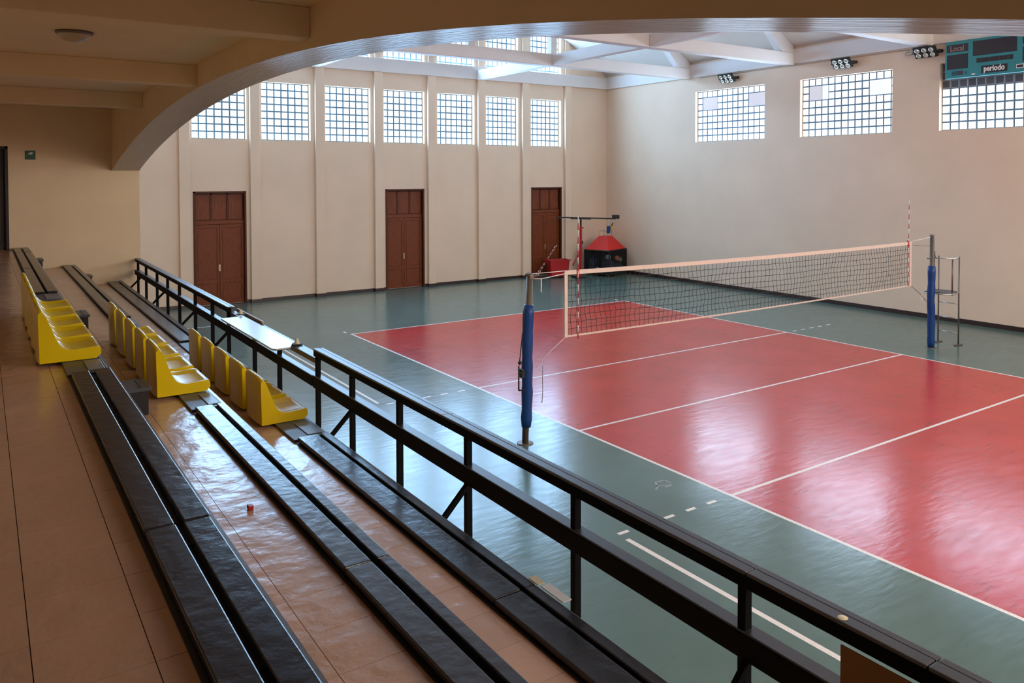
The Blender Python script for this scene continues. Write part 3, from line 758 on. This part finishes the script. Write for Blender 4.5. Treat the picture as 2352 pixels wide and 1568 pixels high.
def antenna(p, q, label, group, sleeve=None):
    t = thing('antenna', p, label, 'antenna', group)
    p, q = Vector(p), Vector(q); n = 18
    for mname, par in (('redpaint', 0), ('rope', 1)):
        b = MB()
        for k in range(n):
            if k % 2 == par: b.tube([p+(q-p)*k/n, p+(q-p)*(k+1)/n], 0.0075 if sleeve else 0.013, 8)
        b.build('red_stripes' if par == 0 else 'white_stripes', mname, t)
    if sleeve: MB().box(p.x-0.022, p.x+0.022, -0.016, 0.016, *sleeve).build('sleeve', 'redpaint', t, bevel=0.003)
antenna((-4.50, -0.012, 1.42), (-4.50, -0.012, 3.28), 'red and white striped antenna on the near side of the net', 'net antennas', (2.36, 2.48))
antenna((4.68, -0.012, 1.47), (4.68, -0.012, 3.35), 'red and white striped antenna at the far side of the net', 'net antennas', (2.35, 2.47))
antenna((5.33, YB-0.36, 0.02), (6.55, YB-0.17, 1.17), 'striped antenna rod leaning before the corner door, the upper of two', 'leaning antenna rods')
antenna((5.40, YB-0.42, 0.02), (6.44, YB-0.20, 1.13), 'striped antenna rod leaning before the corner door, the lower of two', 'leaning antenna rods')

def net_post(xb_, xt, zt, pad, label, bend):
    t = thing('net_post', (xb_, 0, 0), label, 'post', 'volleyball net posts')
    MB().lathe((xb_, 0, 0.0015), [(0, 0.012), (0.10, 0.012), (0.12, 0.006), (0.12, 0)], 24).build('floor_plate', 'darksteel', t)
    def X(z): return xb_+(xt-xb_)*z/zt
    MB().tube([(X(0.013), 0, 0.013), (X(zt*0.5), 0, zt*0.5), (X(zt), 0, zt)], 0.048, 16).build('pole', 'postpaint', t)
    MB().lathe((X(zt), 0, zt), [(0.052, -0.03), (0.052, 0.004), (0, 0.006)], 16).build('cap', 'darksteel', t)
    z0, z1 = pad; pts = []; rr = []
    K = 14
    for k in range(K+1):
        z = z0+(z1-z0)*k/K
        pts.append((X(z)+bend(z), 0, z)); rr.append(0.080+0.005*math.sin(k*2.1)+(-0.012 if k in (0,) else 0))
    b = MB().tube(pts, rr, 12, smooth=True); b.build('pad', 'blue', t)
    return t, X
t, X = net_post(-5.475, -5.385, 2.47, (0.24, 2.02), 'net post with blue pad beside the railing, with winch', lambda z: 0.012*math.sin(z*3.0))
MB().box(-5.42, -5.34, -0.05, 0.05, 2.40, 2.455).tube([(-5.46, 0, 2.46), (-5.42, 0, 2.475), (-5.36, 0, 2.47)], 0.016).build('bracket', 'darksteel', t)
MB().box(-5.565, -5.515, -0.05, 0.05, 0.98, 1.10).tube([(-5.53, -0.02, 1.05), (-5.60, -0.02, 1.05)], 0.02).tube([(-5.60, -0.02, 1.16), (-5.60, -0.02, 0.80)], 0.011).tube([(-5.60, -0.02, 0.80), (-5.50, -0.06, 0.805)], 0.010).build('winch', 'blackmat', t)
MB().tube([(-5.59, -0.02, 1.17), (-5.555, -0.02, 1.45), (-5.535, -0.02, 1.62)], 0.007).sphere((-5.58, -0.02, 1.20), 0.028).build('strap', 'blackmat', t)
MB().tube([(-5.535, -0.02, 1.62), (-5.43, -0.03, 2.46)], 0.0025, 5).build('winch_wire', 'darksteel', t)
t, X = net_post(5.66, 5.66, 2.55, (0.015, 1.85), 'net post with blue pad beside the tall steel stand', lambda z: -0.03*math.exp(-((z-1.1)/0.18)**2))
t.location.x = 5.66
MB().tube([(5.42, -0.03, 2.03), (5.71, -0.03, 2.05)], 0.014).build('hook_bar', 'darksteel', t)

# ------------------------------------------------------------------ referee stand
def ref_stand():
    t = thing('referee_stand', (6.1, 0, 0), 'tall steel referee stand with a seat platform beside the padded far post', 'stand')
    xa, ya, yb = 6.40, 0.23, -0.235; xi = 5.98
    def leg(x, y, z0, z1, mat_='darksteel'): MB().tube([(x, y, z0), (x, y, z1)], 0.0165, 10).build('upright', mat_, t)
    leg(xa, ya, 0.02, 2.02); leg(xa, yb, 0.02, 2.05)
    leg(xi, 0.20, 1.23, 2.03); leg(xi+0.17, -0.21, 1.16, 2.0)
    for x, y in ((xa, ya), (xa, yb)): MB().obox((x, y, 0.012), (0.12, 0, 0), (0, 0.045, 0), (0, 0, 0.010)).build('foot_plate', 'darksteel', t)
    for z in (0.28, 0.61, 0.95): MB().tube([(xa, ya, z+0.0), (xa, yb, z-0.0)], 0.012, 8).build('rung', 'steel', t)
    poly = [(5.80, 0.24), (6.38, 0.24), (6.38, -0.20), (6.28, -0.26), (6.05, -0.27), (5.86, -0.20)]
    MB().prism(poly, 2, 1.225, 1.245).build('seat_plate', 'sheet', t, bevel=0.004)
    MB().tube([(5.80, 0.24, 1.21), (5.84, -0.18, 1.21), (6.05, -0.28, 1.20), (6.28, -0.27, 1.21), (6.40, -0.235, 1.225)], 0.014, 8).build('seat_rim', 'steel', t)
    MB().tube([(5.84, 0.20, 2.00), (6.0, -0.02, 2.01), (6.12, -0.24, 2.00), (6.26, -0.28, 2.01), (6.40, -0.235, 2.05)], 0.0135, 8).build('guard_rail', 'steel', t)
    MB().tube([(5.74, -0.03, 2.05), (5.90, 0.05, 2.06), (6.0, 0.2, 2.03)], 0.016, 8).box(5.80, 5.90, 0.05, 0.09, 2.08, 2.16).build('hook', 'darksteel', t)
    MB().tube([(5.87, 0.05, 1.23), (5.87, 0.05, 2.1)], 0.012, 8).build('upright', 'darksteel', t)
ref_stand()

# ------------------------------------------------------------------ corner equipment
def corner():
    yaw = math.radians(18)
    t = thing('ball_cage', (7.80, 13.55, 0), 'black wheeled cage of balls and bags in the hall corner', 'cage', rz=yaw)
    Lx, Ly, z0, z1 = 1.28, 1.12, 0.10, 1.0
    for x in (0, Lx):
        for y in (0, Ly): MB().box(x-0.018, x+0.018, y-0.018, y+0.018, z0, z1).build('post', 'blackmat', t, local=True)
    for z in (z0, z1):
        for (a, b_, c, d) in ((0, Lx, 0, 0), (0, Lx, Ly, Ly), (0, 0, 0, Ly), (Lx, Lx, 0, Ly)):
            MB().box(a-0.016, b_+0.016, c-0.016, d+0.016, z-0.016, z+0.016).build('frame_bar', 'darkgreen' if z > 0.5 and a == b_ == 0 else 'blackmat', t, local=True)
    MB().box(0.016, Lx-0.016, 0.016, Ly-0.016, z0-0.01, z0+0.01).build('floor_panel', 'blackmat', t, local=True)
    for z_ in (0,):
        b = MB(); k = 0.07
        n = int(Lx/k)
        for i in range(1, n): b.tube([(i*Lx/n, 0, z0), (i*Lx/n, 0, z1)], 0.006, 4, smooth=False); b.tube([(i*Lx/n, Ly, z0), (i*Lx/n, Ly, z1)], 0.006, 4, smooth=False)
        n2 = int(Ly/k)
        for i in range(1, n2): b.tube([(0, i*Ly/n2, z0), (0, i*Ly/n2, z1)], 0.006, 4, smooth=False); b.tube([(Lx, i*Ly/n2, z0), (Lx, i*Ly/n2, z1)], 0.006, 4, smooth=False)
        for j in range(1, 13):
            z = z0+(z1-z0)*j/13; b.tube([(0, 0, z), (Lx, 0, z), (Lx, Ly, z), (0, Ly, z), (0, 0.001, z)], 0.006, 4, smooth=False)
        o = b.build('netting', 'blackmat', t, local=True); o['kind'] = 'stuff'
    MB().box(Lx-0.012, Lx-0.004, 0.02, Ly-0.02, z0+0.02, z1-0.02).build('rear_tarp', 'blackmat', t, local=True); MB().box(0.02, Lx-0.02, Ly-0.012, Ly-0.004, z0+0.02, z1-0.02).build('rear_tarp', 'blackmat', t, local=True)
    for x in (0.08, Lx-0.08):
        for y in (0.08, Ly-0.08): MB().tube([(x-0.015, y, 0.043), (x+0.015, y, 0.043)], 0.041, 12).box(x-0.02, x+0.02, y-0.012, y+0.012, 0.05, 0.088).build('caster', 'darksteel', t, local=True)
    ca, sa = math.cos(yaw), math.sin(yaw)
    def Wp(x, y, z): return (7.80+x*ca-y*sa, 13.55+x*sa+y*ca, z)
    def ball(x, y, z, m, lab, r=0.105):
        p = Wp(x, y, z); o = thing('ball', (p[0], p[1], p[2]), lab, 'ball', 'balls in the corner cage')
        MB().sphere(p, r, nu=16, nv=10).build('skin', m, o)
        bb = MB(); 
        for ax in range(2):
            pts = [(p[0]+(r+0.001)*math.cos(a)*(1 if ax == 0 else 0), p[1]+(r+0.001)*math.cos(a)*(0 if ax == 0 else 1), p[2]+(r+0.001)*math.sin(a)) for a in [2*PI*i/16 for i in range(17)]]
            bb.tube(pts, 0.005, 4, cap=False)
        bb.build('seam', 'blackmat', o)
    ball(0.13, 0.13, 0.75, 'greyball', 'grey ball high in the corner of the cage')
    ball(0.80, 0.14, 0.66, 'orange', 'orange ball on the bags in the cage')
    ball(0.14, 0.62, 0.23, 'whiteball', 'white ball at the bottom of the cage')
    ball(1.05, 0.15, 0.585, 'greyball', 'grey ball beside the orange ball in the cage', 0.095)
    def bag(name, x0, x1, y0, y1, za, zb, m, lab):
        p = Wp((x0+x1)/2, (y0+y1)/2, za); o = thing(name, p, lab, 'bag', 'bags in the corner cage', rz=yaw)
        hx, hy, h = (x1-x0)/2, (y1-y0)/2, zb-za; b = MB(); n = 14
        prof = [(0.80, 0), (0.98, 0.15), (1.0, 0.5), (0.92, 0.82), (0.6, 0.97), (0.25, 1.0), (0.0, 1.0)]
        vs = []; fs = []
        for s_, q in prof:
            for i in range(n):
                a = 2*PI*i/n; c, s2 = math.cos(a), math.sin(a); k = (abs(c)**4+abs(s2)**4)**-0.25
                vs.append((hx*s_*c*k*0.98, hy*s_*s2*k*0.98, h*q))
        for j in range(len(prof)-1):
            for i in range(n): fs.append((j*n+i, j*n+(i+1) % n, (j+1)*n+(i+1) % n, (j+1)*n+i))
        b.add(vs, fs, 0, True); b.build('sack', m, o, local=True)
        MB().tube([(-0.08, 0, h), (-0.05, 0, h+0.05), (0.05, 0, h+0.05), (0.08, 0, h)], 0.01, 6).build('strap', 'blackmat', o, local=True)
    bag('sports_bag', 0.26, 0.62, 0.06, 0.5, 0.112, 0.62, 'navy', 'dark navy sack in the middle of the cage')
    bag('sports_bag', 0.68, 1.24, 0.05, 0.6, 0.112, 0.50, 'navy', 'low navy sack below the orange ball in the cage')
    bag('sports_bag', 0.05, 0.6, 0.76, 1.07, 0.112, 0.70, 'navy', 'navy sack at the back of the cage')
    bag('sports_bag', 0.68, 1.22, 0.66, 1.05, 0.112, 0.78, 'blackmat', 'black sack at the back corner of the cage')
    bag('sports_bag', 0.02+0.02, 0.22, 0.04, 0.46, 0.112, 0.60, 'blackmat', 'black sack under the grey ball in the cage')
    # red cloth hopper turned over on the cage
    h = thing('cloth_hopper', Wp(0.64, 0.56, z1+0.02), 'red cloth hopper upside down on top of the ball cage', 'hopper', rz=yaw)
    a, c, H = (0.66, 0.52), (0.19, 0.19), 0.50
    lo = [(-a[0], -a[1]), (a[0], -a[1]), (a[0], a[1]), (-a[0], a[1])]; hi = [(-c[0], -c[1]), (c[0], -c[1]), (c[0], c[1]), (-c[0], c[1])]
    for k in range(4):
        p, q, r_, s_ = lo[k], lo[(k+1) % 4], hi[(k+1) % 4], hi[k]
        MB().add([(*p, 0.0), (*q, 0.0), (*r_, H), (*s_, H), (p[0]*0.98, p[1]*0.98, 0.0), (q[0]*0.98, q[1]*0.98, 0.0), (r_[0]*0.94, r_[1]*0.94, H), (s_[0]*0.94, s_[1]*0.94, H)],
                 [(0,1,2,3), (5,4,7,6), (1,0,4,5), (3,2,6,7), (0,3,7,4), (2,1,5,6)]).build('cloth_panel', 'redcloth', h, local=True)
    MB().box(-c[0]*0.93, c[0]*0.93, -c[1]*0.93, c[1]*0.93, H-0.012, H-0.002).build('cloth_panel', 'redcloth', h, local=True)
    w = MB(); fr = [(-0.17, -0.17), (0.17, -0.17), (0.17, 0.17), (-0.17, 0.17)]
    for x, y in fr: w.tube([(x, y, H-0.003), (x, y, H+0.2)], 0.006, 5)
    w.tube([(*fr[0], H+0.2), (*fr[1], H+0.2), (*fr[2], H+0.2), (*fr[3], H+0.2), (*fr[0], H+0.201)], 0.006, 5)
    w.build('wire_stand', 'darksteel', h, local=True)
    # red tub
    tb = thing('red_tub', (6.22, 14.72, 0), 'open red plastic tub in front of the corner door', 'tub', rz=math.radians(-14))
    b = MB(); hx, hy, H = 0.40, 0.24, 0.68
    ring = []
    for (fx, fy, z) in ((hx*0.84, hy*0.84, 0.06), (hx, hy, H), (hx+0.04, hy+0.04, H), (hx+0.04, hy+0.04, H-0.03)): ring.append([(-fx,-fy,z),(fx,-fy,z),(fx,fy,z),(-fx,fy,z)])
    inn = [[(-hx*0.96,-hy*0.94,H),(hx*0.96,-hy*0.94,H),(hx*0.96,hy*0.94,H),(-hx*0.96,hy*0.94,H)], [(-hx*0.8,-hy*0.78,0.08),(hx*0.8,-hy*0.78,0.08),(hx*0.8,hy*0.78,0.08),(-hx*0.8,hy*0.78,0.08)]]
    def loft(p, q): b.add(p+q, [(i, (i+1) % 4, (i+1) % 4+4, i+4) for i in range(4)])
    loft(ring[0], ring[1]); loft(ring[2], ring[3]); loft(ring[1], ring[2]); loft(inn[0], ring[1]); loft(inn[1], inn[0])
    b.add(inn[1], [(0,1,2,3)]); b.add(ring[0], [(3,2,1,0)])
    b.build('tub_shell', 'redplastic', tb, local=True)
    for x in (-0.26, 0.26):
        for y in (-0.14, 0.14): MB().tube([(x, y-0.012, 0.03), (x, y+0.012, 0.03)], 0.029, 10).box(x-0.01, x+0.01, y-0.01, y+0.01, 0.03, 0.062).build('caster', 'blackmat', tb, local=True)
    MB().tube([(-hx-0.04, -0.12, H-0.03), (-hx-0.09, -0.08, H-0.12), (-hx-0.09, 0.08, H-0.12), (-hx-0.04, 0.12, H-0.03)], 0.012, 6).build('handle', 'redplastic', tb, local=True)
    # spike trainer
    px, py = 6.69, 13.9
    s = thing('spike_trainer', (px, py, 0), 'red upright stand with a long black cross arm beside the cage', 'stand')
    MB().box(px-0.22, px+0.22, py-0.03, py+0.05, 0.001, 0.06).box(px-0.04, px+0.04, py+0.05, py+0.55, 0.001, 0.06).build('base', 'blackmat', s, bevel=0.004)
    MB().box(px-0.035, px+0.035, py-0.035, py+0.035, 0.06, 1.98).build('mast', 'redpaint', s, bevel=0.005)
    MB().box(px-0.024, px+0.024, py-0.024, py+0.024, 1.98, 2.24).build('inner_mast', 'blackmat', s)
    MB().tube([(px+0.03, py-0.02, 1.92), (px+0.10, py-0.04, 1.92)], 0.022, 8).build('lock_knob', 'redpaint', s)
    MB().box(px+0.036, px+0.085, py-0.04, py+0.04, 1.30, 1.42).build('lock_block', 'blackmat', s)
    MB().tube([(px-0.03, py, 1.10), (px-0.30, py+0.02, 0.62), (px-0.30, py+0.1, 0.50)], 0.024, 8).build('brace', 'redpaint', s)
    A, B_ = Vector((5.72, 14.12, 2.335)), Vector((8.20, 13.66, 2.225))
    u = (B_-A).normalized(); mid = (A+B_)/2; L = (B_-A).length/2
    MB().obox(mid, u*L, Vector((-u.y, u.x, 0))*0.028, Vector((0,0,0.026))).build('cross_arm', 'blackmat', s)
    MB().obox(Vector((px, py, 2.262)), u*0.42, Vector((-u.y, u.x, 0))*0.034, Vector((0,0,0.022))).build('saddle', 'blackmat', s)
    e = B_+u*0.02
    MB().obox(e+Vector((0,0,0.07)), u*0.13, Vector((-u.y, u.x, 0))*0.06, Vector((0,0,0.075))).build('end_box', 'blackmat', s)
    q = A+u*2.22
    MB().tube([q, q-Vector((0,0,0.30))], 0.008, 5).tube([q+u*0.22, q+u*0.2-Vector((0,0,0.16))], 0.007, 5).build('cord', 'rope', s)
    MB().obox(q-Vector((-0.0,0,0.43)), (0.06,0,0), (0,0.05,0), (0.01,0,0.14)).build('ball_holder', 'blue', s, bevel=0.02)
    MB().tube([q+u*0.20-Vector((0,0,0.16)), q+u*0.10-Vector((0,0,0.34))], 0.022, 6).build('grip', 'blackmat', s)
    MB().obox(q+u*0.13-Vector((0,0,0.36)), (0.04,0,0.03), (0,0.03,0), (-0.02,0,0.06)).build('strap', 'yel2', s, bevel=0.01)
corner()

# ------------------------------------------------------------------ floodlights, conduit, scoreboard
def flood(y, label):
    zc = 7.19; xc = 9.0
    t = thing('floodlight', (xc, y, zc), label, 'floodlight', 'floodlights on the scoreboard wall')
    n = Vector((-0.80, 0, -0.60)); up = Vector((-0.60, 0, 0.80)); s = Vector((0, 1, 0))
    c = Vector((xc, y, zc))
    MB().obox(c, s*0.31, up*0.165, n*0.035).build('housing', 'blackmat', t, bevel=0.02)
    for a in (-0.19, 0.0, 0.19):
        for b_ in (-0.075, 0.075):
            p = c+s*a+up*b_+n*0.036
            b = MB(); m = 14; vs = []
            for r, d in ((0.066, 0.0), (0.066, 0.014), (0.05, 0.014), (0.04, -0.002), (0.0, 0.006)):
                for i in range(m):
                    an = 2*PI*i/m; vs.append(p+s*(r*math.cos(an))+up*(r*math.sin(an))+n*d)
            b.add(vs, [(j*m+i, j*m+(i+1) % m, (j+1)*m+(i+1) % m, (j+1)*m+i) for j in range(4) for i in range(m)], 0, True)
            b.build('lens', 'lens', t)
    MB().box(xc+0.02, XR-0.001, y-0.36, y-0.33, zc-0.02, zc+0.04).box(xc+0.02, XR-0.001, y+0.33, y+0.36, zc-0.02, zc+0.04).box(XR-0.02, XR-0.001, y-0.36, y+0.36, zc-0.03, zc+0.05).build('bracket', 'blackmat', t)
    MB().tube([c+s*0.3, c+s*0.37+Vector((0.04,0,0.0))], 0.02, 8).tube([c-s*0.3, c-s*0.37+Vector((0.04,0,0.0))], 0.02, 8).build('pivot', 'blackmat', t)
    MB().obox(c-up*0.13+n*0.036, s*0.018, up*0.01, n*0.004).build('badge', 'letwhite', t)
flood(8.88, 'black six-lens floodlight nearest the hall corner'); flood(4.52, 'black six-lens floodlight between the corner light and the scoreboard'); flood(2.02, 'black six-lens floodlight beside the teal scoreboard')
cb = thing('cable_run', (XR-0.02, 2.0, 7.33), 'thin painted cable run under the white band with a small junction box', 'cable')
MB().tube([(XR-0.017, 2.5, 7.345), (XR-0.017, 6, 7.35), (XR-0.017, 10.3, 7.355)], 0.014, 6).build('conduit', 'conduit', cb)
MB().box(XR-0.05, XR-0.001, 2.40, 2.56, 7.27, 7.34).build('junction_box', 'conduit', cb, bevel=0.006)
MB().tube([(XR-0.03, 2.56, 7.30), (XR-0.03, 2.68, 7.27), (XR-0.03, 2.70, 7.20), (XR-0.03, 2.55, 7.20), (XR-0.03, 2.36, 7.26)], 0.01, 6).build('loose_cable', 'conduit', cb)

def text(body, loc, size, m, parent, bold=0.0, sx=1.0):
    c = bpy.data.curves.new('lettering', 'FONT'); c.body = body; c.size = size; c.extrude = 0.002; c.offset = bold; c.align_x = 'CENTER'; c.align_y = 'CENTER'; c.resolution_u = 3
    c.materials.append(M[m])
    o = bpy.data.objects.new('lettering', c); COL.objects.link(o); o.parent = parent
    bpy.context.view_layer.update()
    me = bpy.data.meshes.new_from_object(o.evaluated_get(bpy.context.evaluated_depsgraph_get())); me.name = 'lettering'
    bpy.data.objects.remove(o); o = bpy.data.objects.new('lettering', me); COL.objects.link(o); o.parent = parent
    o.location = Vector(loc)-parent.location; o.rotation_euler = (PI/2, 0, -PI/2); o.scale = (sx, 1, 1)
    return o
def scoreboard():
    x = 9.03; y1, y0 = 1.505, -0.95; z0, z1 = 6.41, 7.37
    t = thing('scoreboard', (x, (y0+y1)/2, z0), 'teal electronic scoreboard hung over the top of the third side window', 'scoreboard')
    MB().box(x, x+0.14, y0, y1, z0, z1).build('cabinet', 'teal', t, bevel=0.012)
    def scr(ya, yb, za, zb, m='screen', nm='display'): MB().box(x-0.006, x-0.0003, ya, yb, za, zb).build(nm, m, t, bevel=0.002)
    scr(0.92, 1.465, 7.085, 7.285); scr(0.92, 1.455, 6.645, 7.025); scr(-0.245, 0.80, 6.93, 7.31)
    scr(-0.16, 0.71, 6.75, 6.865); scr(-0.03, 0.59, 6.47, 6.655)
    scr(-0.92, -0.375, 7.085, 7.285); scr(-0.91, -0.375, 6.645, 7.025)
    scr(1.17, 1.33, 6.485, 6.595, 'tealdark', 'button_plate'); scr(1.04, 1.17, 6.485, 6.595, 'purple', 'button_plate')
    for a in (0.955, 0.99):
        for b_ in (6.515, 6.55): scr(a-0.012, a+0.012, b_-0.012, b_+0.012, 'tealdark', 'button')
    scr(0.74, 0.83, 6.455, 6.49, 'letwhite', 'badge')
    scr(-0.41, -0.235, 6.505, 6.605, 'letwhite', 'badge'); MB().box(x-0.009, x-0.0065, -0.395, -0.25, 6.522, 6.588).build('badge_face', 'screen', t)
    text('Local', (x-0.009, 1.195, 7.175), 0.20, 'lettan', t, 0.002, 0.85)
    text('periodo', (x-0.009, 0.28, 6.575), 0.20, 'letwhite', t, 0.006, 0.78)
    for i, yy in enumerate((0.60, 0.39, 0.165, -0.05)): text('1234'[i], (x-0.009, yy, 6.808), 0.10, 'letdim', t)
    for yy in (-0.75, 0.28, 1.3): MB().box(x+0.141, XR-0.001, yy-0.03, yy+0.03, 6.95, 7.25).build('hanger', 'blackmat', t)
scoreboard()
